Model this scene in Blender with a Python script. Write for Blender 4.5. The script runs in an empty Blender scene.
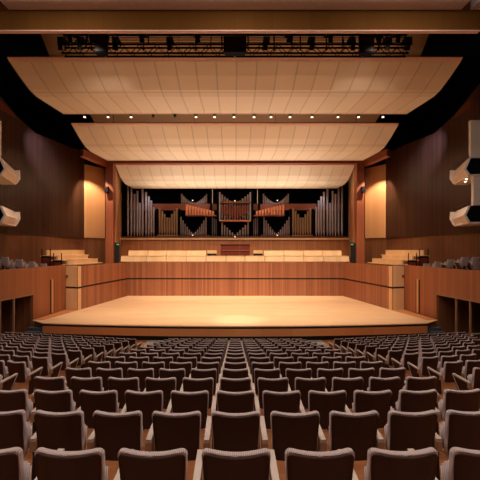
import bpy, bmesh, math, random
from mathutils import Vector
random.seed(7)
SC = bpy.context.scene
COL = SC.collection
ZO = 4.80          # camera eye height above the flat front of the stalls floor
F = 370.0

# ---------------------------------------------------------------- camera, world, lights, exposure
cam = bpy.data.cameras.new('camera'); camo = bpy.data.objects.new('camera', cam); COL.objects.link(camo)
camo.location = (0, 0, ZO); camo.rotation_euler = (math.radians(90), 0, 0)
cam.sensor_width = 36; cam.lens = F / 480 * 36
cam.shift_x = 5 / 480; cam.shift_y = 9 / 480
cam.clip_end = 300
SC.camera = camo
w = bpy.data.worlds.new('world'); SC.world = w; w.use_nodes = True
w.node_tree.nodes['Background'].inputs[0].default_value = (1.0, 0.72, 0.5, 1)
w.node_tree.nodes['Background'].inputs[1].default_value = 0.012
SC.view_settings.view_transform = 'Standard'; SC.view_settings.look = 'None'
SC.view_settings.gamma = 1; SC.view_settings.use_curve_mapping = False
SC.view_settings.exposure = 0.0

def lamp(name, kind, loc, target, power, color, **kw):
    l = bpy.data.lights.new(name, kind); o = bpy.data.objects.new(name, l); COL.objects.link(o)
    l.energy = power; l.color = color
    for k, v in kw.items(): setattr(l, k, v)
    o.location = (loc[0], loc[1], loc[2] + ZO)
    if target is not None:
        d = Vector(target) - Vector(loc)
        o.rotation_euler = d.to_track_quat('-Z', 'Y').to_euler()
    return o
WARM = (1.0, 0.81, 0.62)
WARM2 = (1.0, 0.85, 0.70)
# stage downlights at the rear edge of the front canopy and front canopy rig
for i in range(6):
    x = -8.5 + i * 3.4
    lamp('stage_downlight', 'SPOT', (x, 24.6, 8.4), (x * 0.75, 25.5, -4.0), 1650, WARM, spot_size=math.radians(85), spot_blend=0.8, shadow_soft_size=0.12)
for i in range(6):
    x = -7.5 + i * 3.0
    lamp('rig_spotlight', 'SPOT', (x, 16.4, 8.7), (x * 0.8, 24.5, -4.0), 1600, WARM, spot_size=math.radians(50), spot_blend=0.7, shadow_soft_size=0.12)
lamp('rig_spotlight', 'SPOT', (0.0, 16.6, 8.7), (0.15, 20.9, -4.0), 10000, (1.0, 0.9, 0.8), spot_size=math.radians(17), spot_blend=1.0, shadow_soft_size=0.12)
# lamps between the rear canopies: choir benches and organ
for i in range(4):
    x = -7.5 + i * 5
    lamp('choir_downlight', 'SPOT', (x, 30.6, 7.3), (x, 34.0, -0.7), 2600, WARM, spot_size=math.radians(80), spot_blend=0.7, shadow_soft_size=0.12)
# added fill lamps without fixtures that brighten the canopies from below
for x in (-7.0, -2.4, 2.4, 7.0):
    lamp('canopy_fill', 'SPOT', (x, 39.6, 1.2), (x, 36.5, 7.0), 1500, WARM, spot_size=math.radians(120), spot_blend=1.0, shadow_soft_size=0.1)
for x in (-6.0, 0.0, 6.0):
    lamp('canopy_fill', 'SPOT', (x, 32.4, -0.7), (x * 0.9, 28.2, 8.0), 700, WARM, spot_size=math.radians(110), spot_blend=1.0, shadow_soft_size=0.1)
for s in (-1, 1):
    lamp('canopy_fill', 'SPOT', (s * 10.9, 21.5, -0.6), (s * 1.0, 23.0, 8.6), 260, WARM2, spot_size=math.radians(84), spot_blend=1.0, shadow_soft_size=0.1)  # added fill, brightens the front canopy from the side
    lamp('wall_fill', 'SPOT', (s * 11.6, 27.5, 5.6), (s * 13.6, 33.0, -0.5), 700, WARM, spot_size=math.radians(75), spot_blend=1.0, shadow_soft_size=0.1)  # added lamp without fixture, fills the side wall near the column
    lamp('wall_fill', 'SPOT', (s * 10.5, 22.5, 7.0), (s * 12.4, 22.5, -2.5), 700, WARM, spot_size=math.radians(80), spot_blend=1.0, shadow_soft_size=0.1)  # added fill for the terrace wall
    lamp('side_bench_fill', 'SPOT', (s * 9.0, 27.0, 7.0), (s * 12.6, 29.0, -0.6), 1500, WARM, spot_size=math.radians(42), spot_blend=1.0, shadow_soft_size=0.1)  # added to lift the stepped side benches, no fixture
    lamp('box_fill', 'SPOT', (s * 8.0, 14.6, 8.75), (s * 14.0, 21.5, 4.4), 420, WARM2, spot_size=math.radians(50), spot_blend=0.8, shadow_soft_size=0.1)  # added lamp, brightens the box ends and dividers
    lamp('blue_panel_light', 'SPOT', (s * 11.8, 24.0, 9.2), (s * 14.8, 27.8, 7.3), 3600, (0.5, 0.55, 1.0), spot_size=math.radians(38), spot_blend=1.0, shadow_soft_size=0.1)
# added frontal fill, hidden behind the front ceiling beam
for x in (-6.5, 6.5):
    lamp('frontal_fill', 'SPOT', (x, 14.7, 8.72), (x * 1.1, 31.0, -0.5), 1700, WARM2, spot_size=math.radians(80), spot_blend=0.9, shadow_soft_size=0.15)
# added area lights, hidden above the canopies, that brighten the rear ceiling
lamp('rear_ceiling_fill', 'AREA', (0, 20.3, 9.5), (0, 20.3, 12), 130, (1.0, 0.72, 0.5), shape='RECTANGLE', size=18, size_y=1.2)
lamp('rear_ceiling_fill', 'AREA', (0, 29.3, 8.7), (0, 29.3, 12), 90, (1.0, 0.72, 0.5), shape='RECTANGLE', size=20, size_y=1.2)
lamp('ceiling_strip_fill', 'AREA', (0, 12.2, 9.0), (0, 13.2, 9.05), 24, (1.0, 0.92, 0.86), shape='RECTANGLE', size=18, size_y=0.12)  # added out-of-view fill for the pale ceiling strip
# added fill lamps for the organ pipes and the honey side panels
for x in (-9.5, -4, 4, 9.5):
    lamp('organ_fill', 'SPOT', (x, 40.6, 6.2), (x, 42.0, 2.0), 80, (0.95, 0.9, 1.0), spot_size=math.radians(120), spot_blend=1.0, shadow_soft_size=0.1)
for s in (-1, 1):
    lamp('side_panel_fill', 'SPOT', (s * 12.6, 32.8, 7.3), (s * 13.2, 34.9, 1.5), 1500, WARM, spot_size=math.radians(90), spot_blend=0.5, shadow_soft_size=0.05)  # added source, lifts the honey panel beside the column
# house lights over the stalls
for x in (-6, 0, 6):
    for y in (-1.0, 5.0, 11.0):
        lamp('house_light', 'AREA', (x, y, 9.0), (x, y, 0), 200, (1.0, 0.86, 0.78), shape='DISK', size=1.0)

# ---------------------------------------------------------------- helpers
def lin(c):
    return tuple((v / 255 / 12.92) if v / 255 <= 0.04045 else ((v / 255 + 0.055) / 1.055) ** 2.4 for v in c) + (1,)
class N:
    def __init__(s, name):
        s.m = bpy.data.materials.new(name); s.m.use_nodes = True; s.t = s.m.node_tree; s.b = s.t.nodes['Principled BSDF']
    def n(s, kind, **kw):
        x = s.t.nodes.new(kind)
        for k, v in kw.items(): setattr(x, k, v)
        return x
    def l(s, a, b): s.t.links.new(a, b)
    def math(s, op, a, b=None):
        x = s.n('ShaderNodeMath', operation=op)
        for i, v in enumerate((a, b)):
            if v is None: continue
            if isinstance(v, (int, float)): x.inputs[i].default_value = v
            else: s.l(v, x.inputs[i])
        return x.outputs[0]
    def mix(s, fac, a, b, mode='MIX'):
        x = s.n('ShaderNodeMix', data_type='RGBA', blend_type=mode)
        for i, v in ((0, fac), (6, a), (7, b)):
            if isinstance(v, (int, float)): x.inputs[i].default_value = v
            elif isinstance(v, tuple): x.inputs[i].default_value = v
            else: s.l(v, x.inputs[i])
        return x.outputs[2]
def plain(name, c, rough=0.5, metal=0.0, noise=0.12, scale=6.0):
    g = N(name); tc = g.n('ShaderNodeTexCoord'); no = g.n('ShaderNodeTexNoise'); no.inputs['Scale'].default_value = scale
    g.l(tc.outputs['Object'], no.inputs['Vector'])
    a = tuple(v * (1 - noise) for v in lin(c)[:3]) + (1,); b = tuple(min(1, v * (1 + noise)) for v in lin(c)[:3]) + (1,)
    g.l(g.mix(no.outputs[0], a, b), g.b.inputs['Base Color'])
    g.b.inputs['Roughness'].default_value = rough; g.b.inputs['Metallic'].default_value = metal
    return g.m
def glow(name, c, strength):
    g = N(name); g.b.inputs['Base Color'].default_value = lin(c)
    g.b.inputs['Emission Color'].default_value = lin(c); g.b.inputs['Emission Strength'].default_value = strength
    return g.m
def strips(name, c1, c2, width, groove=0.06, depth=0.5, rough=0.45, length=None, vgroove=None, spec=0.5, gfac=0.8):
    """planks / slats running along v; u,v in metres"""
    g = N(name); uv = g.n('ShaderNodeTexCoord'); sp = g.n('ShaderNodeSeparateXYZ'); g.l(uv.outputs['UV'], sp.inputs[0])
    u = g.math('DIVIDE', sp.outputs[0], width); iu = g.math('FLOOR', u); fu = g.math('FRACT', u)
    seed = iu
    if length:
        off = g.math('MULTIPLY', iu, 0.37)
        v = g.math('ADD', g.math('DIVIDE', sp.outputs[1], length), off); iv = g.math('FLOOR', v)
        seed = g.math('ADD', iu, g.math('MULTIPLY', iv, 17.3))
    wn = g.n('ShaderNodeTexWhiteNoise', noise_dimensions='1D'); g.l(seed, wn.inputs['W'])
    mp = g.n('ShaderNodeMapping'); mp.inputs['Scale'].default_value = (14, 0.8, 1); g.l(uv.outputs['UV'], mp.inputs[0])
    no = g.n('ShaderNodeTexNoise'); no.inputs['Scale'].default_value = 1.5; no.inputs['Detail'].default_value = 4; g.l(mp.outputs[0], no.inputs['Vector'])
    f = g.math('ADD', g.math('MULTIPLY', wn.outputs[0], 0.65), g.math('MULTIPLY', no.outputs[0], 0.35))
    c = g.mix(f, lin(c1), lin(c2))
    gr = g.math('LESS_THAN', fu, groove)
    if vgroove:
        v2 = g.math('FRACT', g.math('DIVIDE', sp.outputs[1], vgroove[0]))
        gr = g.math('MAXIMUM', gr, g.math('LESS_THAN', v2, vgroove[1]))
    dk = tuple(v * (1 - depth) for v in lin(c1)[:3]) + (1,)
    c = g.mix(g.math('MULTIPLY', gr, gfac), c, dk)
    g.l(c, g.b.inputs['Base Color'])
    g.b.inputs['Roughness'].default_value = rough; g.b.inputs['Specular IOR Level'].default_value = spec
    return g.m

M = {}
M['stagewall'] = strips('ribbed_cherry_wood', (132, 78, 52), (182, 118, 80), 0.16, 0.10, 0.45)
M['palepanel'] = strips('pale_maple_panel', (214, 168, 118), (226, 184, 134), 0.9, 0.01, 0.3)
M['terrace'] = strips('terrace_cherry_wood', (146, 84, 50), (176, 108, 68), 0.22, 0.08, 0.4)
M['upper'] = strips('dark_walnut_slats', (46, 28, 20), (80, 50, 33), 0.2, 0.14, 0.6, rough=0.32)
M['reddark'] = strips('dark_red_wood', (92, 44, 26), (112, 56, 32), 0.3, 0.05, 0.4)
M['lower'] = strips('brown_slat_wood', (106, 64, 38), (138, 86, 52), 0.14, 0.14, 0.5)
M['screen'] = strips('organ_screen_slats', (168, 104, 58), (200, 132, 78), 0.2, 0.12, 0.45)
M['sidepanel'] = strips('honey_wood_panel', (194, 140, 90), (212, 160, 108), 0.55, 0.02, 0.3)
M['stagefloor'] = strips('maple_stage_boards', (216, 172, 128), (228, 188, 146), 0.55, 0.035, 0.3, rough=0.38, length=3.2, gfac=0.5, spec=0.4)
M['fascia'] = strips('stage_fascia_wood', (186, 116, 66), (198, 128, 76), 1.9, 0.006, 0.5)
M['bench'] = strips('pale_bench_wood', (222, 176, 124), (236, 194, 144), 0.5, 0.008, 0.3)
M['floor'] = strips('stalls_parquet', (150, 92, 52), (176, 112, 68), 0.12, 0.04, 0.4, length=1.2, rough=0.35)
M['canopy'] = strips('canopy_panels', (210, 188, 162), (220, 200, 174), 1.03, 0.075, 0.34, rough=0.6, vgroove=(4.5, 0.022), gfac=0.7)
M['lip'] = plain('canopy_lip_paint', (226, 186, 166), 0.6)
M['ceil'] = plain('brown_ceiling', (130, 86, 42), 0.8, scale=0.4)
M['ceilface'] = strips('brown_ceiling_boards', (98, 63, 26), (108, 71, 31), 0.7, 0.01, 0.3, rough=0.8, spec=0.05)
M['ceilwhite'] = plain('grey_plaster', (236, 232, 234), 0.8)
M['black'] = plain('black_paint', (12, 12, 15), 0.7)
M['void'] = plain('dark_void_paint', (10, 12, 18), 0.95)
M['band'] = plain('black_recess', (14, 10, 8), 0.6)
M['beam'] = plain('redwood_beam', (140, 72, 42), 0.5, scale=2)
M['column'] = strips('redwood_column', (138, 72, 42), (160, 86, 50), 0.25, 0.06, 0.4)
M['white'] = plain('white_box_plaster', (238, 222, 208), 0.5)
M['greywall'] = plain('grey_box_plaster', (206, 190, 174), 0.7)
M['walnut'] = strips('walnut_ply', (46, 22, 14), (56, 27, 17), 0.08, 0.0, 0.2, rough=0.35, spec=0.3)
M['tan'] = plain('tan_wood', (150, 116, 86), 0.5)
M['metal'] = plain('dark_metal', (40, 34, 32), 0.4, 0.6)
M['pipe'] = plain('tin_pipe', (176, 166, 168), 0.4, 0.35, scale=1)
M['pipegold'] = plain('spotted_metal_pipe', (170, 140, 108), 0.45, 0.3, scale=1)
M['chamade'] = plain('copper_wood_pipe', (226, 140, 90), 0.4)
M['console'] = plain('mahogany_console', (104, 40, 22), 0.35)
M['carpet'] = plain('grey_carpet', (140, 132, 122), 0.9, scale=20)
M['bulb'] = glow('lamp_lens', (255, 226, 190), 2.4)
for k in ('void','black'): M[k].node_tree.nodes['Principled BSDF'].inputs['Specular IOR Level'].default_value = 0.05
M['step'] = plain('slate_grey_tread', (64, 72, 80), 0.6)
M['exit'] = glow('green_sign', (70, 170, 100), 0.3)
M['boxspot'] = glow('box_spot', (255, 240, 215), 5)
def pad_material():
    g = N('grey_mauve_upholstery'); tc = g.n('ShaderNodeTexCoord'); wv = g.n('ShaderNodeTexWave', wave_type='BANDS', bands_direction='X')
    wv.inputs['Scale'].default_value = 26; wv.inputs['Distortion'].default_value = 0
    g.l(tc.outputs['Object'], wv.inputs['Vector'])
    g.l(g.mix(wv.outputs['Fac'], lin((152, 132, 126)), lin((200, 180, 172))), g.b.inputs['Base Color'])
    bp = g.n('ShaderNodeBump'); bp.inputs['Strength'].default_value = 0.3; bp.inputs['Distance'].default_value = 0.01
    g.l(wv.outputs['Fac'], bp.inputs['Height']); g.l(bp.outputs[0], g.b.inputs['Normal'])
    g.b.inputs['Roughness'].default_value = 0.75; g.b.inputs['Sheen Weight'].default_value = 0.3
    return g.m
M['pad'] = pad_material()
M['armtop'] = plain('beige_arm_vinyl', (190, 172, 156), 0.5)

def tag(o, label=None, cat=None, group=None, kind=None):
    if label: o['label'] = label
    if cat: o['category'] = cat
    if group: o['group'] = group
    if kind: o['kind'] = kind
    return o
def empty(name, loc, rz=0.0):
    o = bpy.data.objects.new(name, None); COL.objects.link(o); o.location = (loc[0], loc[1], loc[2] + ZO)
    o.rotation_euler = (0, 0, rz); o.empty_display_size = 0.2
    return o
class MB:
    """mesh builder; coordinates relative to the eye height, y = distance down the hall"""
    def __init__(s): s.bm = bmesh.new(); s.uv = s.bm.loops.layers.uv.new('UVMap')
    def face(s, pts, uvs=None):
        vs = [s.bm.verts.new(p) for p in pts]; f = s.bm.faces.new(vs)
        if uvs:
            for l, q in zip(f.loops, uvs): l[s.uv].uv = q
        return f
    def autouv(s):
        for f in s.bm.faces:
            n = f.normal if f.normal.length > 0 else Vector((0, 0, 1)); f.normal_update(); n = f.normal
            ax = max(range(3), key=lambda i: abs(n[i]))
            for l in f.loops:
                c = l.vert.co
                if ax == 2: l[s.uv].uv = (c.y, c.x)
                else:
                    t = Vector((-n.y, n.x, 0)).normalized(); l[s.uv].uv = (c.dot(t), c.z)
    def box(s, x0, x1, y0, y1, z0, z1):
        v = [s.bm.verts.new((x, y, z)) for z in (z0, z1) for (x, y) in ((x0, y0), (x1, y0), (x1, y1), (x0, y1))]
        for q in ((0, 3, 2, 1), (4, 5, 6, 7), (0, 1, 5, 4), (1, 2, 6, 5), (2, 3, 7, 6), (3, 0, 4, 7)): s.bm.faces.new([v[i] for i in q])
    def prism(s, poly, z0, z1):
        """poly: xy list; extruded from z0 to z1"""
        a = [s.bm.verts.new((p[0], p[1], z0)) for p in poly]; b = [s.bm.verts.new((p[0], p[1], z1)) for p in poly]
        s.bm.faces.new(a[::-1]); s.bm.faces.new(b)
        n = len(poly)
        for i in range(n): s.bm.faces.new((a[i], a[(i + 1) % n], b[(i + 1) % n], b[i]))
    def sweep(s, profA, profB):
        """skin between two congruent closed profiles, capped"""
        a = [s.bm.verts.new(p) for p in profA]; b = [s.bm.verts.new(p) for p in profB]; n = len(a)
        s.bm.faces.new(a[::-1]); s.bm.faces.new(b)
        for i in range(n): s.bm.faces.new((a[i], a[(i + 1) % n], b[(i + 1) % n], b[i]))
    def bar(s, p, q, r, sides=6, r2=None):
        p = Vector(p); q = Vector(q); d = (q - p).normalized(); u = d.orthogonal().normalized(); v = d.cross(u)
        r2 = r if r2 is None else r2
        A = [p + (u * math.cos(t) + v * math.sin(t)) * r for t in [2 * math.pi * i / sides for i in range(sides)]]
        B = [q + (u * math.cos(t) + v * math.sin(t)) * r2 for t in [2 * math.pi * i / sides for i in range(sides)]]
        s.sweep(A, B)
    def build(s, name, mat, parent=None, origin=None, local=False, uv=True, smooth=False):
        bmesh.ops.recalc_face_normals(s.bm, faces=s.bm.faces)
        if uv: s.autouv()
        me = bpy.data.meshes.new(name)
        if not local:
            if origin is None:
                xs = [v.co for v in s.bm.verts]
                origin = Vector(((min(c.x for c in xs) + max(c.x for c in xs)) / 2, (min(c.y for c in xs) + max(c.y for c in xs)) / 2, min(c.z for c in xs)))
            else: origin = Vector(origin)
            for v in s.bm.verts: v.co -= origin
        s.bm.to_mesh(me); s.bm.free(); me.materials.append(mat)
        if smooth:
            for p in me.polygons: p.use_smooth = True
        o = bpy.data.objects.new(name, me); COL.objects.link(o)
        if local:
            if parent: o.parent = parent
            return o
        w = origin + Vector((0, 0, ZO))
        if parent:
            o.parent = parent; par = parent; base = Vector((0, 0, 0))
            while par: base += Vector(par.location); par = par.parent
            o.location = w - base
        else: o.location = w
        return o
def struct(mb, name, mat): return tag(mb.build(name, mat), kind='structure')
def S(s, poly): return [(s * p[0],) + tuple(p[1:]) for p in poly]
def wallrun(name, pts, z0, z1, mat, thick, sgn):
    """wall along xy points, front surface on pts, thickness outward (sgn = x direction)"""
    m = MB(); back = [(x + sgn * thick, y) for x, y in pts]
    m.prism(pts + back[::-1], z0, z1); return struct(m, name, mat)
SIDE = {-1: 'left', 1: 'right'}

# ---------------------------------------------------------------- setting
def inner_slope(d): return 1.31 + 0.19 * (d - 2.42)
def floor_z(x, y):
    d = y - 0.207 * max(0.0, abs(x) - 4.3)
    return -(inner_slope(min(d, 16.9)) + 0.80)
m = MB(); xs = [-13, -11.5, -9.9, -8.2, -6.5, -5.4, -4.3, 0, 4.3, 5.4, 6.5, 8.2, 9.9, 11.5, 13]; ys = [-8 + i * 1.0 for i in range(29)]
g = [[m.bm.verts.new((x, y, floor_z(x, y))) for x in xs] for y in ys]
for j in range(len(ys) - 1):
    for i in range(len(xs) - 1): m.bm.faces.new((g[j][i], g[j][i + 1], g[j + 1][i + 1], g[j + 1][i]))
struct(m, 'floor', M['floor'])
fz0 = floor_z(0, 18)
m = MB(); m.box(-4.6, 4.6, 17.3, 19.6, fz0 + 0.002, fz0 + 0.03); struct(m, 'trim_1', M['carpet'])
ST = -4.03                                       # stage top
# stage platform
def front_arc(off=0.0, x=10.5, n=18):
    out = []
    for i in range(n + 1):
        t = -x + 2 * x * i / n; out.append((t, 19.36 - off + 0.80 * (t / 10.5) ** 2))
    return out
m = MB()
poly = [(-11.5, 21.0)] + front_arc() + [(11.5, 21.0), (11.25, 24.6), (10.32, 24.35), (9.25, 31.8), (-9.25, 31.8), (-10.32, 24.35), (-11.25, 24.6)]
m.prism(poly, ST - 0.05, ST); stage = struct(m, 'floor_stage', M['stagefloor'])
m = MB(); poly = [(-11.5, 21.2)] + front_arc(-0.10) + [(11.5, 21.2), (11.2, 24.0), (-11.2, 24.0)]
m.prism(poly, ST - 0.17, ST - 0.05); struct(m, 'trim_2', M['band'])
m = MB(); poly = [(-10.5, 21.0)] + front_arc(-0.02) + [(10.5, 21.0)]
m.prism(poly, ST - 0.56, ST - 0.17); struct(m, 'trim_3', M['fascia'])
m = MB(); poly = [(-10.5, 21.3)] + front_arc(-0.25) + [(10.5, 21.3)]
m.prism(poly, fz0, ST - 0.56); struct(m, 'trim_4', M['band'])
for s in (-1, 1):
    # side run of boards beside the terrace wall, a little different in tone
    m = MB(); m.prism(S(s, [(11.42, 21.05), (10.9, 21.0), (10.35, 24.3), (11.2, 24.5)]), ST, ST + 0.02); struct(m, 'trim_5', M['fascia'])
    t = empty('stage_steps', (s * 10.95, 20.3, fz0)); tag(t, 'dark flight of steps at the %s end of the stage front' % SIDE[s], 'steps', 'steps up to the stage')
    for k in range(3):
        m = MB(); m.box(s * 10.95 - 0.42, s * 10.95 + 0.42, 19.7 + 0.3 * k, 20.6, fz0 + 0.18 * k, fz0 + 0.18 * (k + 1)); m.build('step', M['step'], t)
    # stage surround walls
W1, BD = -1.136, -2.55
wl = [(-11.25, 24.62), (-10.32, 24.3), (-9.25, 31.8), (9.25, 31.8), (10.32, 24.3), (11.25, 24.62)]
def surround(i, name, mat, z0, z1, off=0.0):
    (x0, y0), (x1, y1) = wl[i], wl[i + 1]
    d = Vector((x1 - x0, y1 - y0)).normalized(); n = Vector((-d.y, d.x)); th = 0.06 if i in (1, 3) else 0.3   # pointing away from the stage
    a = [(x0 + n.x * off, y0 + n.y * off), (x1 + n.x * off, y1 + n.y * off), (x1 + n.x * th, y1 + n.y * th), (x0 + n.x * th, y0 + n.y * th)]
    m = MB(); m.prism(a, z0, z1); return struct(m, name, mat)
names = ['left_end', 'left_stage', 'rear_stage', 'right_stage', 'right_end']
for i, nm in enumerate(names):
    mt = M['palepanel'] if i in (0, 4) else M['stagewall']
    surround(i, 'wall_' + nm, mt, ST, BD - 0.06); surround(i, 'wall_' + nm, mt, BD + 0.06, W1)
    surround(i, 'trim_6', M['band'], BD - 0.06, BD + 0.06, 0.03)
# terrace walls with doorway
for s in (-1, 1):
    sd = SIDE[s]
    P = lambda y: 11.25 + (24.6 - y) * 0.107
    m = MB(); m.prism(S(s, [(P(24.6), 24.6), (P(21.3), 21.3), (P(21.3) + .15, 21.3), (P(24.6) + .15, 24.6)]), fz0, -1.065)
    m.prism(S(s, [(P(21.3), 21.3), (P(4), 4), (P(4) + .15, 4), (P(21.3) + .15, 21.3)]), -2.60, -1.065)
    m.prism(S(s, [(P(14), 14), (P(-6), -6), (P(-6) + .15, -6), (P(14) + .15, 14)]), -6.5, -2.60)
    struct(m, 'wall_terrace_' + sd, M['terrace'])
    m = MB(); m.prism(S(s, [(P(21.3), 21.3), (P(21.3) + 3, 21.5), (P(21.3) + 3, 21.6), (P(21.3), 21.4)]), fz0, -2.6); struct(m, 'wall_doorway_' + sd, M['lower'])
    m = MB(); m.prism(S(s, [(14.8, 21.5), (14.9, 13), (15.0, 13), (14.9, 21.5)]), fz0 - .8, -2.6); struct(m, 'wall_lobby_' + sd, M['upper'])
    m = MB(); m.prism(S(s, [(11.68, 21.5), (13.1, 8), (15.0, 8), (15.0, 21.5)]), -2.6, -2.5); struct(m, 'ceiling_lobby', M['black'])
    m = MB(); m.prism(S(s, [(11.68, 21.5), (13.1, 8), (15.0, 8), (15.0, 21.5)]), fz0 - .1, fz0); struct(m, 'floor_lobby', M['floor'])
    for k, y in enumerate((19.75, 18.75, 17.7, 16.6)):
        m = MB(); m.box(s * P(y) - .04 + s * .05, s * P(y) + .04 + s * .05, y - .04, y + .04, fz0 - .3, -2.6); struct(m, 'trim_7', M['tan'])
    m = MB(); m.prism(S(s, [(P(21.3) - .02, 21.3), (P(14) - .02, 14), (P(14) + .02, 14), (P(21.3) + .02, 21.3)]), -2.64, -2.58); struct(m, 'trim_8', M['tan'])
    # stage door in the terrace wall
    t = empty('stage_door', (s * P(23.0), 23.0, ST)); tag(t, 'narrow pale door strip with dark gap in the %s terrace wall beside the stage' % sd, 'door', 'narrow stage doors')
    for nm, ya, yb, mt in (('door_leaf', 22.98, 23.2, M['sidepanel']), ('door_gap', 22.9, 22.98, M['band']), ('door_frame', 23.2, 23.26, M['band'])):
        m = MB(); m.prism(S(s, [(P(ya) - .03, ya), (P(yb) - .03, yb), (P(yb) + .01, yb), (P(ya) + .01, ya)]), ST + .05, -1.9); m.build(nm, mt, t)
    # terrace deck and lower wall
    m = MB(); m.prism(S(s, [(10.4, 24.7), (P(24.6) + .1, 24.5), (P(4) + .1, 4), (16.5, 4), (16.5, 16), (14.0, 34), (12.0, 36), (9.4, 31.9)]), -1.9, -1.72); struct(m, 'floor_terrace_' + sd, M['lower'])
    low = [(16.4, 14), (15.2, 25), (14.0, 34), (12.65, 36), (12.1, 36.2)]
    wallrun('wall_lower_' + sd, S(s, low), -1.9, 1.05, M['lower'], .3, s)
    m = MB()                                                   # dark slatted upper wall, rising towards the house
    top = [(14.0, 34, 8.9), (14.95, 27.5, 8.6), (15.2, 25.4, 9.2), (15.45, 22.5, 10.6), (16.4, 14, 13.6)]
    for (xa, ya, za), (xb, yb, zb) in zip(top, top[1:]):
        m.sweep(S(s, [(xa - .15, ya, 1.0), (xa + .3, ya, 1.0), (xa + .3, ya, za), (xa - .15, ya, za)]), S(s, [(xb - .15, yb, 1.0), (xb + .3, yb, 1.0), (xb + .3, yb, zb), (xb - .15, yb, zb)]))
    struct(m, 'wall_' + sd, M['upper'])
    m = MB()                                                   # thin ledge and reddish panel above
    m.sweep(S(s, [(15.05, 25.6, 8.85), (15.3, 25.6, 8.85), (15.3, 25.6, 9.0), (15.05, 25.6, 9.0)]), S(s, [(16.2, 14, 9.3), (16.4, 14, 9.3), (16.4, 14, 9.45), (16.2, 14, 9.45)])); struct(m, 'trim_9', M['band'])
    m = MB(); m.sweep(S(s, [(15.03, 25.3, 9.0), (15.2, 25.3, 9.0), (15.2, 25.3, 9.15), (15.03, 25.3, 9.15)]), S(s, [(16.22, 14, 9.45), (16.3, 14, 9.45), (16.3, 14, 13.4), (16.22, 14, 13.4)])); struct(m, 'wall_high_' + sd, M['reddark'])
    # honey coloured panel between dark wall and column
    m = MB(); m.sweep(S(s, [(13.95, 33.9, 1.05), (14.2, 34.2, 1.05), (14.2, 34.2, 7.8), (13.95, 33.9, 7.8)]), S(s, [(12.62, 35.9, 1.05), (12.8, 36.2, 1.05), (12.8, 36.2, 7.8), (12.62, 35.9, 7.8)])); struct(m, 'wall_panel_' + sd, M['sidepanel'])
    m = MB(); m.sweep(S(s, [(13.97, 33.95, 7.8), (14.2, 34.3, 7.8), (14.2, 34.3, 12), (13.97, 33.95, 12)]), S(s, [(12.2, 36.3, 7.8), (12.4, 36.6, 7.8), (12.4, 36.6, 12), (12.2, 36.3, 12)])); struct(m, 'wall_above_panel_' + sd, M['void'])
    # column and beam brackets
    m = MB(); m.box(min(s * 12.03, s * 11.33), max(s * 12.03, s * 11.33), 34.4, 35.1, -1.9, 8.3); struct(m, 'column_' + sd, M['column'])
    m = MB(); m.sweep(S(s, [(11.9, 34.5, 7.72), (12.35, 34.9, 7.72), (12.35, 34.9, 8.3), (11.9, 34.5, 8.3)]), S(s, [(12.55, 30.6, 7.72), (13.0, 31.0, 7.72), (13.0, 31.0, 8.3), (12.55, 30.6, 8.3)])); struct(m, 'beam_bracket_' + sd, M['beam'])
    # splayed wood strip beside the organ
    m = MB(); m.prism(S(s, [(11.3, 35.1), (12.72, 41.5), (13.2, 41.5), (12.2, 35.1)]), -1.2, 9.5); struct(m, 'wall_splay_' + sd, M['sidepanel'])
m = MB(); m.box(-12.1, 12.1, 34.45, 34.95, 7.97, 8.32); struct(m, 'beam', M['beam'])
# organ screen wall, choir deck, organ recess
m = MB(); m.box(-12.8, 12.8, 40.2, 40.5, -0.9, 1.0); struct(m, 'wall_rear', M['screen'])
m = MB(); m.box(-12.8, 12.8, 40.0, 40.6, 1.0, 1.2); struct(m, 'trim_10', M['bench'])
m = MB(); m.box(-12.8, 12.8, 40.5, 45.4, 1.0, 1.16); struct(m, 'floor_organ_loft', M['black'])
m = MB(); m.box(-14, 14, 45.2, 45.5, 0, 14); struct(m, 'wall_organ_recess', M['void'])
m = MB(); m.box(-12.2, 12.2, 31.9, 33.9, -2.0, -1.75); m.box(-12.2, 12.2, 33.9, 35.2, -1.9, -1.35); m.box(-12.2, 12.2, 35.2, 40.3, -1.8, -0.85); struct(m, 'floor_choir', M['lower'])
# ceilings
m = MB(); m.box(-20, 20, -10, 46, 14.2, 14.5); struct(m, 'ceiling', M['void'])
for s in (-1, 1):
    m = MB(); m.box(s * 19.0 - .1, s * 19.0 + .1, -10, 46, -7, 14.3); struct(m, 'wall_outer_' + SIDE[s], M['void'])
m = MB()
pl = [(9.2, 14.2), (9.9, 18.8), (10.6, 21.2), (12.0, 31.0), (12.6, 34.5)]
m.prism(pl + [(-x, y) for x, y in pl[::-1]], 11.0, 11.15); struct(m, 'ceiling_rear', M['ceil'])
m = MB(); m.sweep([(-9.1, 13.75, 8.97), (-9.1, 13.75, 11.3), (-9.1, 13.95, 11.3), (-9.1, 13.95, 8.20), (-9.1, 13.75, 8.13)], [(9.1, 13.75, 8.97), (9.1, 13.75, 11.3), (9.1, 13.95, 11.3), (9.1, 13.95, 8.20), (9.1, 13.75, 8.13)])
struct(m, 'ceiling_beam_front', M['ceilface'])
m = MB(); m.box(-9.05, 9.1, 13.72, 13.9, 8.09, 8.125); struct(m, 'trim_11', M['lip'])
m = MB(); m.box(-8.4, 8.4, 13.2, 13.74, 8.88, 9.32); struct(m, 'ceiling_strip', M['ceilwhite'])
for s in (-1, 1):
    m = MB(); m.box(min(s * 8.75, s * 11.5), max(s * 8.75, s * 11.5), 13.15, 13.74, 8.88, 9.32); struct(m, 'ceiling_strip', M['ceilwhite'])
m = MB(); m.box(-11.5, 11.5, -8, 13.2, 9.3, 9.5); struct(m, 'ceiling_house', M['ceil'])
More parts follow.
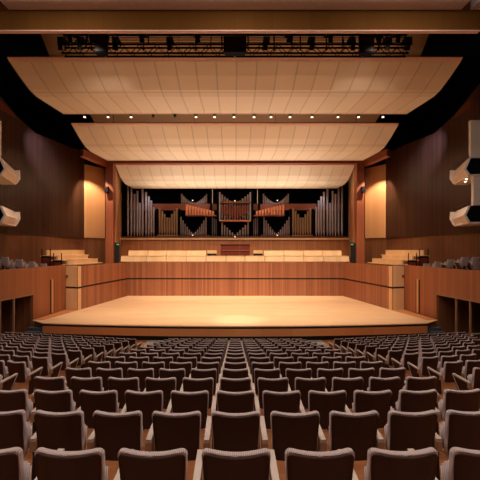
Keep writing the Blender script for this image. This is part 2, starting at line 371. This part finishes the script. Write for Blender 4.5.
for k in range(34):
    if k > 17 and k < 23: continue
    x = -8.1 + k * 0.485
    m = MB(); m.box(x, x + 0.2, 13.17, 13.3, 9.12, 9.3); struct(m, 'trim_12', M['black'])
m = MB(); m.box(-18, 18, -9, -8.7, -4, 14); struct(m, 'wall_house_rear', M['upper'])

# ---------------------------------------------------------------- canopies
def canopy(prof, label, hw, lights=None):
    t = empty('acoustic_canopy', (0, prof[0][0], prof[0][1])); tag(t, label, 'canopy', 'suspended acoustic canopies')
    out = []
    for (ya, za), (yb, zb) in zip(prof, prof[1:]):
        for k in range(3): out.append((ya + (yb - ya) * k / 3, za + (zb - za) * k / 3))
    out.append(prof[-1])
    m = MB(); n = 22; L = 0; prev = None; rows = []
    for (y, z) in out:
        if prev: L += math.hypot(y - prev[0], z - prev[1])
        prev = (y, z); rows.append((y, z, L))
    for up in (0, 0.10):
        vs = [[m.bm.verts.new((-hw + 2 * hw * i / n, y, z + up)) for i in range(n + 1)] for y, z, l in rows]
        for j in range(len(rows) - 1):
            for i in range(n):
                f = m.bm.faces.new((vs[j][i], vs[j][i + 1], vs[j + 1][i + 1], vs[j + 1][i]))
                for lp, (a, b) in zip(f.loops, ((j, i), (j, i + 1), (j + 1, i + 1), (j + 1, i))): lp[m.uv].uv = (2 * hw * b / n + .01, rows[a][2] + 2.4)
        if up == 0: v0 = vs
    bd = lambda a: [v for v in a]
    R = len(rows) - 1
    for i in range(n):
        m.bm.faces.new((v0[0][i], v0[0][i + 1], vs[0][i + 1], vs[0][i])); m.bm.faces.new((v0[R][i], v0[R][i + 1], vs[R][i + 1], vs[R][i]))
    for j in range(R):
        m.bm.faces.new((v0[j][0], v0[j + 1][0], vs[j + 1][0], vs[j][0])); m.bm.faces.new((v0[j][n], v0[j + 1][n], vs[j + 1][n], vs[j][n]))
    m.build('panel_sheet', M['canopy'], t, uv=False, smooth=False)
    y, z = prof[0]; m = MB(); lp = [(y, z), (y - .20, z + .12), (y - .16, z + .17), (y + .04, z + .08)]; m.sweep([(-hw, a, b) for a, b in lp], [(hw, a, b) for a, b in lp]); m.build('front_lip', M['lip'], t)
    y, z = prof[-1]; m = MB(); m.box(-hw, hw, y, y + .06, z - 0.02, z + 0.12); m.build('rear_edge', M['lip'], t)
    for x in (-hw * .75, -hw * .25, hw * .25, hw * .75):
        for (y, z) in (prof[0], prof[-1]):
            m = MB(); m.bar((x, y + .1, z + .05), (x, y + .1, 10.99), 0.012, 5); m.build('cable', M['metal'], t)
    return t
c1 = [(18.5, 9.36), (19.3, 9.04), (20.3, 8.72), (21.0, 8.64), (24.2, 8.86)]
canopy(c1, 'frontmost and largest cream canopy, hanging just below the black lighting truss', 11.28)
canopy([(25.65, 8.52), (26.9, 8.00), (28.0, 7.66), (28.9, 7.60), (32.5, 7.80)], 'middle cream canopy hanging between the large front one and the redwood beam', 11.28)
canopy([(35.0, 7.80), (36.2, 7.15), (37.2, 6.78), (38.2, 6.66), (41.0, 6.72)], 'rearmost and smallest cream canopy, hanging directly in front of the organ', 11.28)
for k, px in enumerate((84.5, 108, 131, 153, 175, 196, 214.5, 234, 254, 271, 290, 312, 338, 358.5, 383)):
    x = (px - 235) * 24.35 / F
    t = empty('downlight', (x, 24.36, 8.62)); W = ['first', 'second', 'third', 'fourth', 'fifth', 'sixth', 'seventh', 'middle', 'seventh', 'sixth', 'fifth', 'fourth', 'third', 'second', 'first'][k]
    tag(t, (('unlit' if k in (3, 4) else 'lit') + ' small downlight on the rear edge of the front canopy, ' + (W + ' from the ' + ('left' if k < 7 else 'right')) if k != 7 else 'small lit downlight at the middle of the front canopy rear edge'), 'lamp', 'downlights on the front canopy')
    m = MB(); m.bar((x, 24.36, 8.72), (x, 24.36, 8.88), 0.09, 10); m.build('housing', M['metal'], t)
    m = MB(); m.bar((x, 24.36, 8.66), (x, 24.36, 8.72), 0.085, 10, 0.06); m.build('lens', M['metal' if k in (3, 4) else 'bulb'], t)

# ---------------------------------------------------------------- lighting truss
TY, TZ0, TZ1 = 17.0, 8.92, 9.84
t = empty('lighting_truss', (0, TY, TZ0)); tag(t, 'long black lattice lighting truss hanging above the front canopy', 'truss')
for (y, z) in ((TY - .15, TZ0), (TY + .15, TZ0), (TY - .15, TZ0 + .40), (TY + .15, TZ0 + .40), (TY, TZ1)):
    m = MB(); m.bar((-7.9, y, z), (7.9, y, z), 0.045 if z < TZ1 else .06, 6); m.build('chord', M['black'], t)
for z in (9.48, 9.60, 9.70):
    m = MB(); m.bar((-7.9, TY, z), (7.9, TY, z), 0.018, 4); m.build('power_cable', M['black'], t)
for y in (TY - .15, TY + .15):
    m = MB(); n = 40
    for i in range(n):
        x0 = -7.9 + 15.8 * i / n; x1 = x0 + 15.8 / n
        m.bar((x0, y, TZ0 + (.40 if i % 2 else 0)), (x1, y, TZ0 + (0 if i % 2 else .40)), 0.02, 4)
    m.build('lattice', M['black'], t)
for i in range(14):
    x = -7.8 + i * 1.2; m = MB(); m.bar((x, TY, TZ0 + .2), (x, TY, TZ1 + .1), 0.035, 5); m.build('hanger', M['black'], t)
for i in range(24):
    x = random.uniform(-7.8, 7.8); x = x if i % 3 else math.copysign(random.uniform(6.5, 7.8), x); zz = random.uniform(9.2, 9.6); m = MB(); m.bar((x, TY + .05, zz), (x + random.uniform(-.25, .25), TY + .05, TZ1), 0.03, 4); m.build('clamp_arm', M['black'], t)
for x in (-6.5, -2.2, 2.2, 6.5):
    m = MB(); m.bar((x, TY, TZ1), (x, TY, 10.99), 0.02, 5); m.build('cable', M['black'], t)
def speaker(x, w, z0, z1, label):
    t = empty('loudspeaker', (x, TY - .5, z0)); tag(t, label, 'loudspeaker', 'black boxes on the truss')
    m = MB(); m.prism([(x - w / 2, TY - .75), (x + w / 2, TY - .75), (x + w / 2 - .06, TY - .4), (x - w / 2 + .06, TY - .4)], z0, z1); m.build('cabinet', M['black'], t)
    m = MB(); m.box(x - w / 2 + .05, x + w / 2 - .05, TY - .78, TY - .75, z0 + .05, z1 - .05); m.build('grille', M['metal'], t)
    m = MB(); m.box(x - .05, x + .05, TY - .42, TY - .14, z0 + .1, z0 + .5); m.build('bracket', M['metal'], t)
speaker(-5.9, 0.56, 8.64, 9.62, 'black loudspeaker at the left end of the lighting truss')
speaker(5.8, 0.64, 8.64, 9.62, 'black loudspeaker at the right end of the lighting truss')
speaker(0.0, 1.0, 8.66, 9.34, 'wide black loudspeaker at the middle of the lighting truss')
spots = [-7.72, -7.28, -6.84, -6.4, -5.3, -4.1, -2.9, -1.7, 1.4, 2.4, 3.4, 4.2, 5.2, 6.35, 6.8, 7.25, 7.7]
HY = TY - .62
for i, x in enumerate(spots):
    zt = (9.27, 9.60)[i % 2]; tilt = random.uniform(-.08, .08)
    t = empty('stage_spotlight', (x, HY, zt - .35))
    tag(t, 'small black spotlight hanging from the lighting truss', 'spotlight', 'black spotlights hanging on the truss')
    m = MB(); m.bar((x, HY - .1, zt), (x + tilt, HY + .1, zt - .42), 0.08, 8, .11); m.build('body', M['black'], t)
    m = MB(); m.box(x - .14, x - .11, HY - .03, HY + .03, zt - .25, zt + .1); m.box(x + .11, x + .14, HY - .03, HY + .03, zt - .25, zt + .1); m.box(x - .14, x + .14, HY - .03, TY - (.16 if zt < 9.5 else .05), zt + .08, zt + (.12 if zt < 9.5 else .17)); m.build('yoke', M['black'], t)

# ---------------------------------------------------------------- organ
OY = 41.5; KO = OY / F
def ox(px): return (px - 234.6) * KO
def oz(py): return (249 - py) * KO
organ = empty('pipe_organ', (0, OY + .5, 1.16)); tag(organ, 'large pipe organ with silver pipes and black casework behind the choir seats', 'pipe organ')
def pipe(px, ytop, ybot=236.2, w=2.0, y=OY, mat='pipe', name='organ_pipe'):
    r = w * KO / 2; x = ox(px); zt, zb = oz(ytop), oz(ybot); h = min(0.5, (zt - zb) * .22)
    m = MB(); m.bar((x, y, zb), (x, y, zb + h), r * .3, 8, r); m.bar((x, y, zb + h), (x, y, zt), r, 8); m.build(name, M[mat], organ, smooth=False)
def obox(name, x0, x1, y0, y1, d0, d1, mat):
    m = MB(); a, b = ox(x0), ox(x1); m.box(min(a, b), max(a, b), d0, d1, min(oz(y0), oz(y1)), max(oz(y0), oz(y1))); m.build(name, M[mat], organ)
def mir(px): return 469.2 - px
obox('back_panel', 121.5, 347.7, 186, 238, OY + 2.2, OY + 2.3, 'void')
obox('plinth', 121.5, 347.7, 236.2, 238.2, OY - .5, OY + 2.0, 'reddark')
for q in (lambda p: p, mir):
    obox('crossbeam', q(121.5), q(217), 203.2, 209.6, OY + .5, OY + .7, 'beam')
    for p in (156.6, 179, 210.5, 217.2):
        obox('case_post', q(p - .9), q(p + .9), 209 if p < 200 else 190, 237, OY - .15, OY + .5, 'black')
    obox('case_side', q(122), q(125.5), 190, 237, OY, OY + 1.5, 'black')
    for p, yt in zip((127.6, 131, 134.1, 137, 139.4, 142.2, 145.6, 148.4, 150.9, 153.3), (183, 186, 194, 191, 203, 187, 192, 196.5, 200.6, 207)):
        pipe(q(p), yt, w=2.1)
    for p, yt in zip((129.3, 135.6, 140.8, 147, 149.7), (190, 200, 198, 201, 205)):
        pipe(q(p), yt, w=1.5, y=OY + .45, mat='pipegold')
    for k in range(8):
        p = 159.3 + k * 2.45; pipe(q(p), 208.5 + 11 * (1 - abs(k - 3.5) / 3.5) ** 1.2, w=2.0, mat='pipegold')
    for k in range(13):
        a = abs(k - 6) / 6; p = 180.6 + k * 2.08
        pipe(q(p), 233.5 - 16.5 * a ** 1.3, w=1.45, mat='pipe')
    for k in range(15):
        a = abs(k - 7) / 7; p = 180.4 + k * 1.8
        pipe(q(p), 201.8 - 9 * a ** 1.8, 203.3, w=1.6, y=OY + .8, mat='pipe', name='short_pipe')
    for k in range(3): pipe(q(212.0 + k * 1.9), 217 + k, w=1.2, y=OY + .3)
    obox('wind_chest', q(180), q(208.6), 234.8, 236.4, OY - .3, OY + .2, 'reddark')
    obox('wind_chest', q(157.5), q(178), 235.0, 236.6, OY - .3, OY + .2, 'tan')
    obox('trumpet_shelf', q(186), q(216), 215.6, 216.6, OY - .9, OY + .4, 'beam')
    for k in range(10):
        p = 187.3 + k * 2.85; obox('wooden_pipe', q(p - 1.0), q(p + 1.0), 205.4 + k * .7, 215.6, OY - .8, OY - .45, 'chamade')
    m = MB(); m.bar((ox(q(212.4)), OY - .5, oz(190)), (ox(q(212.4)), OY - .5, oz(204)), .03, 5); m.build('cable', M['white'], organ)
    obox('tall_rank_frame', q(218.6), q(220.0), 192, 221, OY + .1, OY + .3, 'pipe')
for k in range(11):
    a = abs(k - 5) / 5; p = 221.6 + k * 2.6
    pipe(p, 203 - 9 * a ** 1.2, 220.5, w=1.9, y=OY + .4); pipe(p, 234.5 - 12 * a ** 1.1, w=1.7, y=OY)
    obox('wooden_pipe', p - .8, p + .8, 206.5 - 4.0 * a * .3, 219.5 - 7 * a, OY - .1, OY + .05, 'beam')
obox('rank_shelf', 219.4, 250.2, 220.2, 221.6, OY - .4, OY + .6, 'chamade')
obox('rank_cap', 219.4, 250.2, 201.6, 203.0, OY - .2, OY + .3, 'beam')
for p, y in ((192.9, 201.3), (192.9, 235.6), (mir(192.9), 201.3), (mir(192.9), 235.6), (234.6, 201.8), (234.6, 237.2)):
    x, z = ox(p), oz(y); t = empty('organ_lamp', (x, OY - .62, z - .08))
    side = 'centre' if abs(x) < 1 else ('left' if x < 0 else 'right')
    tag(t, 'small bright lamp on the %s of the organ, %s' % ('centre' if side == 'centre' else side + ' half', 'at the foot of the pipes' if y > 220 else 'under the upper pipes'), 'lamp', 'organ case lamps')
    m = MB(); m.box(x - .16, x + .16, OY - .75, OY - .5, z - .08, z - .03); m.build('bracket', M['metal'], t)
    m = MB(); m.bar((x, OY - .62, z - .03), (x, OY - .62, z + .06), .07, 8, .04); m.build('bulb', M['bulb'], t)

# organ console
t = empty('organ_console', (0, 36.2, -0.85)); tag(t, 'dark mahogany organ console behind the middle choir benches', 'organ console')
m = MB(); m.box(-1.40, 1.46, 36.2, 37.2, -0.85, 0.42); m.build('cabinet', M['console'], t)
m = MB(); m.box(-1.48, 1.54, 36.1, 37.3, 0.42, 0.48); m.build('top', M['console'], t)
m = MB(); m.box(-1.30, 1.36, 36.12, 36.2, -0.18, -0.08); m.build('music_desk', M['beam'], t)
m = MB(); m.box(0.45, 0.50, 36.15, 36.2, -0.8, 0.40); m.build('door_edge', M['beam'], t)
for s in (-1, 1):
    t = empty('organ_bench', (s * 2.15, 34.6, -1.35)); tag(t, 'pale topped low box seat just %s of the organ console' % SIDE[s], 'bench', 'box seats beside the console')
    m = MB(); m.box(s * 2.15 - .43, s * 2.15 + .43, 34.4, 35.0, -0.42, -0.12); m.build('seat', M['bench'], t)
    m = MB(); m.box(s * 2.15 - .40, s * 2.15 + .40, 34.45, 34.95, -1.35, -0.42); m.build('base', M['band'], t)

# choir benches
ORD = ['first', 'second', 'third', 'fourth', 'fifth', 'sixth', 'seventh', 'eighth', 'ninth', 'tenth', 'eleventh', 'twelfth', 'thirteenth', 'fourteenth', 'fifteenth']
def bench(x0, x1, y, zb, zt, label, group, floor):
    t = empty('choir_bench', ((x0 + x1) / 2, y, floor)); tag(t, label, 'bench', group)
    m = MB(); m.sweep([(x0, y, zb), (x0, y + .06, zb), (x0, y + .24, zt), (x0, y + .14, zt)], [(x1, y, zb), (x1, y + .06, zb), (x1, y + .24, zt), (x1, y + .14, zt)]); m.build('backrest', M['bench'], t)
    m = MB(); m.box(x0 + .02, x1 - .02, y + .12, y + .27, zt, zt + .04); m.build('top_rail', M['bench'], t)
    m = MB(); m.box(x0 + .02, x1 - .02, y + .08, y + .5, zb - .0, zb + .05); m.build('seat', M['bench'], t)
    for x in (x0 + .08, x1 - .14):
        m = MB(); m.box(x, x + .06, y + .1, y + .42, floor, zb); m.build('leg', M['metal'], t)
xe = [126, 146, 166, 186, 206, 226, 245, 265, 284, 304, 324, 344]
for k in range(11):
    x0, x1 = [(p - 235) * 33.0 / F for p in (xe[k] + .25, xe[k + 1] - .25)]
    if k == 0: x0 -= .5
    if k == 10: x1 += .5
    lab = 'pale wooden choir bench in the front choir row, %s' % ('in the middle below the organ console' if k == 5 else '%s from the %s end' % (ORD[min(k, 10 - k)], 'left' if k < 5 else 'right'))
    bench(x0, x1, 33.0, -1.12, -0.64, lab, 'choir benches in the front row', -1.75)
for s in (-1, 1):
    for k in range(4):
        a, b = [s * p * 34.3 / F for p in ((107, 88), (88, 68.5), (68.5, 49), (49, 28.8))[k]]
        bench(min(a, b) + .02, max(a, b) - .02, 34.3, -0.66, -0.16, 'pale wooden choir bench in the back choir row, %s from the %s end' % (ORD[k], SIDE[s]), 'choir benches in the back row', -1.35)
    # side choir benches, parallel to the stage side wall
    for k, (p0, p1, zt, zb, wd) in enumerate((((11.75, 26.0), (11.2, 30.2), -0.76, -1.10, 'lowest'), ((12.7, 26.5), (12.2, 30.7), -0.47, -0.80, 'middle'), ((13.7, 27.0), (13.1, 32.2), -0.08, -0.50, 'highest'))):
        t = empty('side_choir_bench', (s * (p0[0] + p1[0]) / 2, (p0[1] + p1[1]) / 2, -1.72))
        tag(t, 'pale %s of three stepped benches on the %s side above the stage wall' % (wd, SIDE[s]), 'bench', 'stepped side choir benches')
        m = MB(); m.sweep(S(s, [(p0[0], p0[1], zb), (p0[0] + .1, p0[1], zb), (p0[0] + .1, p0[1], zt), (p0[0], p0[1], zt)]), S(s, [(p1[0], p1[1], zb), (p1[0] + .1, p1[1], zb), (p1[0] + .1, p1[1], zt), (p1[0], p1[1], zt)])); m.build('backrest', M['bench'], t)
        m = MB(); m.sweep(S(s, [(p0[0] - .4, p0[1] + .1, zb - .05), (p0[0] + 0.55, p0[1] + .1, zb - .05), (p0[0] + .55, p0[1] + .1, zb + .02), (p0[0] - .4, p0[1] + .1, zb + .02)]), S(s, [(p1[0] - .4, p1[1], zb - .05), (p1[0] + .55, p1[1], zb - .05), (p1[0] + .55, p1[1], zb + .02), (p1[0] - .4, p1[1], zb + .02)])); m.build('seat', M['bench'], t)
        m = MB(); m.box(min(s * (p0[0] - .35), s * (p0[0] + .5)), max(s * (p0[0] - .35), s * (p0[0] + .5)), p0[1] + .1, p0[1] + .16, -1.72, zb - .05); m.build('end_panel', M['console'], t)
    for k, (xa, xb, y, zt) in enumerate(((13.75, 13.15, 26.35, .0), (12.55, 12.0, 25.6, -.28))):
        t = empty('stair_railing', (s * xa, y - .25, -1.72)); tag(t, 'thin black railing %s the stepped side benches on the %s' % (('at the outer foot of', 'at the inner foot of')[k], SIDE[s]), 'railing', 'black side bench railings')
        for x in (xa, xb):
            m = MB(); m.bar((s * x, y, -1.72), (s * x, y, zt), .03, 6); m.build('post', M['black'], t)
        m = MB(); m.box(min(s * xa, s * xb), max(s * xa, s * xb), y - .02, y + .02, zt - .62, zt - .5); m.build('rail', M['black'], t)
    # exit sign + dark doorway beside column
    x = s * 11.0 * 1.0
    m = MB(); m.box(min(s * 11.36, s * 10.85), max(s * 11.36, s * 10.85), 34.72, 34.8, -1.7, 0.6); o = m.build('choir_doorway', M['band']); tag(o, 'narrow dark doorway beside the %s column at the end of the choir' % SIDE[s], 'doorway', 'choir doorways')
    t = empty('exit_sign', (s * 10.95, 34.6, .35)); tag(t, 'tiny green lit sign next to the %s column' % SIDE[s], 'sign', 'green exit signs')
    m = MB(); m.box(s * 10.95 - .16, s * 10.95 + .16, 34.62, 34.7, .32, .52); m.box(s * 10.95 - .05, s * 10.95 + .05, 34.7, 34.7205, .36, .48); m.build('housing', M['metal'], t)
    m = MB(); m.box(s * 10.95 - .12, s * 10.95 + .12, 34.6, 34.62, .36, .48); m.build('lit_panel', M['exit'], t)
    t = empty('column_speaker', (s * 11.8, 34.1, 5.2)); tag(t, 'small black loudspeaker mounted half way up the %s column' % SIDE[s], 'loudspeaker', 'column loudspeakers')
    m = MB(); m.prism(S(s, [(11.65, 34.0), (12.0, 34.0), (11.95, 34.38), (11.7, 34.38)]), 5.2, 5.75); m.build('cabinet', M['black'], t)
    m = MB(); m.box(min(s * 11.67, s * 11.98), max(s * 11.67, s * 11.98), 33.98, 34.0, 5.24, 5.71); m.build('grille', M['metal'], t)

# ---------------------------------------------------------------- boxes on the side walls
for s in (-1, 1):
    for lv, (zt, zbulge, zb) in (('upper', (5.16, 4.55, 4.18)), ('lower', (2.46, 1.93, 1.47))):
        t = empty('wall_box', (s * 13.6, 22.5, zb)); tag(t, '%s white fronted balcony box on the %s wall' % (lv, SIDE[s]), 'balcony box', 'white balcony boxes')
        near = [(13.25, zt), (13.0, zbulge), (13.25, zb), (15.2, zb), (15.2, zb + .12), (13.4, zb + .12), (13.2, zbulge), (13.4, zt)]
        A = [(s * x, 21.0, z) for x, z in near]; B = [(s * (min(x + 1.15, 15.2)), 24.1, z) for x, z in near]
        # fascia skin
        m = MB(); f = [(13.25, zt), (13.0, zbulge), (13.25, zb), (13.38, zb + .04), (13.14, zbulge), (13.38, zt)]
        m.sweep([(s * x, 21.0, z) for x, z in f], [(s * (x + 1.15), 24.1, z) for x, z in f]); m.build('fascia', M['white'], t)
        m = MB(); m.sweep([(s * 13.3, 21.0, zb), (s * 15.6, 21.0, zb), (s * 15.6, 21.0, zb + .1), (s * 13.3, 21.0, zb + .1)], [(s * 14.25, 24.1, zb), (s * 15.35, 24.1, zb), (s * 15.35, 24.1, zb + .1), (s * 14.25, 24.1, zb + .1)]); m.build('tray', M['white'], t)
        m = MB(); f = [(13.38, zt - .02), (13.12, zbulge), (13.36, zb + .06), (15.6, zb + .06), (15.6, zt - .02)]
        m.sweep([(s * x, 21.0, z) for x, z in f], [(s * x, 21.08, z) for x, z in f]); m.build('end_panel', M['black'], t)  # shade on this camera-facing end is put into the black colour
        m = MB(); f = [(14.0, zt - .05), (13.97, zbulge), (14.2, zb + .06), (15.2, zb + .06), (15.2, zt - .05)]
        m.sweep([(s * x, 24.02, z) for x, z in f], [(s * x, 24.1, z) for x, z in f]); m.build('rear_panel', M['white'], t)
        for (dx, y) in (((.35, 22.1), (.75, 22.9)) if (s == 1 and lv == 'upper') else ()):
            x = s * (13.3 + (y - 21) * .306 + dx * .5); m = MB(); m.bar((x, y, zb - .03), (x, y, zb + .01), .06, 8); m.build('soffit_light', M['boxspot'], t)
        m = MB(); m.bar((s * 13.3, 21.05, zt + .18), (s * 14.2, 24.0, zt + .18), .015, 5)
        for q in (0, .33, .66, 1): m.bar((s * (13.3 + .9 * q), 21.05 + 2.95 * q, zt), (s * (13.3 + .9 * q), 21.05 + 2.95 * q, zt + .18), .012, 5)
        m.build('hand_rail', M['metal'], t)
    m = MB(); m.box(min(s * 13.45, s * 15.6), max(s * 13.45, s * 15.6), 21.1, 21.3, 5.2, 7.35); struct(m, 'wall_box_divider', M['greywall'])
    m = MB(); m.box(min(s * 13.6, s * 15.6), max(s * 13.6, s * 15.6), 21.1, 21.3, 2.5, 4.18); struct(m, 'wall_box_divider', M['greywall'])

# ---------------------------------------------------------------- stalls seats
def back_mesh(hwt, hwb, z0, z1, r, y0, y1, dip, bev, curve=0.028):
    bm = bmesh.new(); rows = []
    zs = [z0, z0 + r * .3, z0 + r] + [z0 + r + (z1 - r - z0 - r) * k / 4 for k in range(1, 5)] + [z1 - r * .6, z1 - r * .3, z1 - r * .1, z1]
    def hw(z):
        b = hwb + (hwt - hwb) * (z - z0) / (z1 - z0)
        if z > z1 - r: b -= r - math.sqrt(max(0, r * r - (z - (z1 - r)) ** 2))
        if z < z0 + r: b -= (r - math.sqrt(max(0, r * r - ((z0 + r) - z) ** 2))) * .8
        return b
    C = 10; G = []
    for yy in (y0, y1):
        g = []
        for z in zs:
            row = []
            for i in range(C + 1):
                u = -1 + 2 * i / C; x = hw(z) * u
                zz = z - dip * (1 - (x / hwt) ** 2) * max(0, (z - z0) / (z1 - z0)) ** 3
                y = yy - curve * (1 - (x / hwt) ** 2) - 0.16 * (z - 0.36)      # convex and reclined
                row.append(bm.verts.new((x, y, zz)))
            g.append(row)
        G.append(g)
    R = len(zs)
    for k, g in enumerate(G):
        for j in range(R - 1):
            for i in range(C): bm.faces.new((g[j][i], g[j][i + 1], g[j + 1][i + 1], g[j + 1][i]))
    rim = []
    a, b = G
    loop = [(0, i) for i in range(C)] + [(j, C) for j in range(R - 1)] + [(R - 1, i) for i in range(C, 0, -1)] + [(j, 0) for j in range(R - 1, 0, -1)]
    for k in range(len(loop)):
        p, q = loop[k], loop[(k + 1) % len(loop)]
        rim.append(bm.faces.new((a[p[0]][p[1]], a[q[0]][q[1]], b[q[0]][q[1]], b[p[0]][p[1]])))
    bmesh.ops.recalc_face_normals(bm, faces=bm.faces)
    if bev:
        rs = set(rim); ed = [e for e in bm.edges if sum(f in rs for f in e.link_faces) == 1]
        bmesh.ops.bevel(bm, geom=ed, offset=bev, segments=2, affect='EDGES', profile=0.5)
    return bm
def from_bm(bm, name, mat, parent, smooth=True):
    m = MB.__new__(MB); m.bm = bm; m.uv = bm.loops.layers.uv.verify()
    return m.build(name, mat, parent, local=True, smooth=smooth)
def make_seat(ends, shell=None):
    t = empty('stalls_seat', (0, 0, 0))
    from_bm(back_mesh(.230, .206, .315, .805, .052, 0.0, .050, .024, .008), 'back_pad', M['pad'], t)
    from_bm(back_mesh(.2215, .198, .322, .783, .045, -.010, .01, .023, 0), 'back_shell', shell or M['walnut'], t)
    bm = bmesh.new(); bmesh.ops.create_cube(bm, size=1)
    for v in bm.verts: v.co = Vector((v.co.x * .37, v.co.y * .08 + .10 + (v.co.z + .5) * .05, v.co.z * .26 + .46))
    bmesh.ops.bevel(bm, geom=bm.edges[:], offset=.03, segments=2, affect='EDGES')
    from_bm(bm, 'seat_cushion', M['pad'], t)
    for sx in ends:
        x = sx * .275
        bm = bmesh.new()
        def pr(pts, x0, x1, bm=bm):
            a = [bm.verts.new((x0, p[0], p[1])) for p in pts]; b = [bm.verts.new((x1, p[0], p[1])) for p in pts]
            bm.faces.new(a[::-1]); bm.faces.new(b); n = len(pts)
            for i in range(n): bm.faces.new((a[i], a[(i + 1) % n], b[(i + 1) % n], b[i]))
        pr([(0.0, .475), (.41, .515), (.41, .545), (0.0, .505)], x - .025, x + .025)
        from_bm(bm, 'armrest', M['armtop'], t, False)
        bm = bmesh.new(); pr([(0.03, .475), (.39, .513), (.10, .05), (.03, .05)], x - .016, x + .016, bm)
        pn = from_bm(bm, 'arm_panel', M['walnut'], t, False)
        bm = bmesh.new(); pr([(.398, .515), (.41, .515), (.115, .05), (.10, .05)], x - .018, x + .018, bm)
        from_bm(bm, 'panel_edge', M['armtop'], pn, False)
        bm = bmesh.new(); pr([(-.005, .38), (.03, .38), (.03, .475), (-.005, .475)], x - .028, x + .028, bm)
        from_bm(bm, 'arm_bracket', M['tan'], t, False)
        bm = bmesh.new(); pr([(-.0, .0), (.16, .0), (.12, .06), (.1, .38), (.03, .38)], x - .014, x + .014, bm)
        from_bm(bm, 'leg', M['metal'], t, False)
    return t
protos = {'mid': make_seat((-1,)), 'mid_r': make_seat((1,)), 'end_r': make_seat((-1, 1))}
used = {}
def copy_tree(o, parent=None):
    c = o.copy(); COL.objects.link(c)
    if parent: c.parent = parent
    for ch in list(o.children): copy_tree(ch, c)
    return c
def place(kind, x, y, z, rz, label, group, cat='seat'):
    p = protos[kind]
    o = p if kind not in used else copy_tree(p)
    used[kind] = 1
    o.location = (x, y, z + ZO); o.rotation_euler = (0, 0, rz); tag(o, label, cat, group)
    return o
SP = 0.55
nseat = 0
for n in range(15):
    d = 2.42 + .997 * n
    for i in range(-5, 6):
        x = i * SP
        if abs(x) - .25 > 0.64 * (d + .3): continue
        y = d + .06 + x * x / 150
        side = 'in the middle column' if i == 0 else '%s %s of middle column' % (['one', 'two', 'three', 'four', 'five'][abs(i) - 1], 'left' if i < 0 else 'right')
        lab = 'walnut-backed centre seat, %s row from camera, %s' % (ORD[n], side)
        place('end_r' if i == 5 else 'mid', x + .008, y, -inner_slope(d) - .80, x / 75, lab, 'walnut-backed seats in the centre block')
        nseat += 1
ANG = math.radians(11.7)
sidesd = [7.1 + .98 * j for j in range(10)] + [17.05]
for s in (-1, 1):
    for j, d in enumerate(sidesd):
        for i in range(14):
            lx = 4.50 + .275 + i * SP * math.cos(ANG); y = d + (i * SP + .275) * math.sin(ANG)
            if lx - .3 > 0.64 * y: continue
            if lx + .3 > 11.25 + (24.6 - y) * .107: continue
            if i > 13: continue
            kind = 'end_r' if (i == 0) else 'mid'
            if s == 1 and i != 0: kind = 'mid_r'
            lab = 'walnut-backed %s block seat, %s row from stage, %s from aisle' % (SIDE[s], ORD[10 - j], ORD[i])
            zz = -min(inner_slope(d), inner_slope(16.9)) - .86
            place(kind, s * lx, y, zz, s * (ANG * (1.0)), lab, 'walnut-backed seats in the %s block' % SIDE[s])
            nseat += 1
# terrace seats
tp = make_seat((-1,), M['pad']); tp.name = 'terrace_seat'; first = True
for s in (-1, 1):
    for j, d in enumerate((19.9, 21.0, 22.1, 23.2)):
        zt = -.42 - j * .16
        for i in range(5):
            x = 11.25 + (24.6 - d) * .107 + .58 + i * .57
            if x - .28 > .645 * d or x > 14.7: continue
            o = tp if first else copy_tree(tp); first = False
            o.location = (s * x, d, zt - .80 + ZO); o.rotation_euler = (0, 0, s * math.radians(12))
            tag(o, 'grey %s terrace seat, %s row from stage, %s from terrace wall' % (SIDE[s], ORD[3 - j], ORD[i]), 'seat', 'grey seats on the %s side terrace' % SIDE[s])
            nseat += 1
    for j, d in enumerate((19.9, 21.0, 22.1, 23.2)):
        zt = -.42 - j * .16
        if zt - .8 - .01 > -1.72:
            m = MB(); m.box(min(s * (11.5 + (24.6 - d) * .107), s * 14.9), max(s * (11.5 + (24.6 - d) * .107), s * 14.9), d - .5, d + .6, -1.72, zt - .8); struct(m, 'floor_terrace_step', M['lower'])
print('SEATS', nseat)
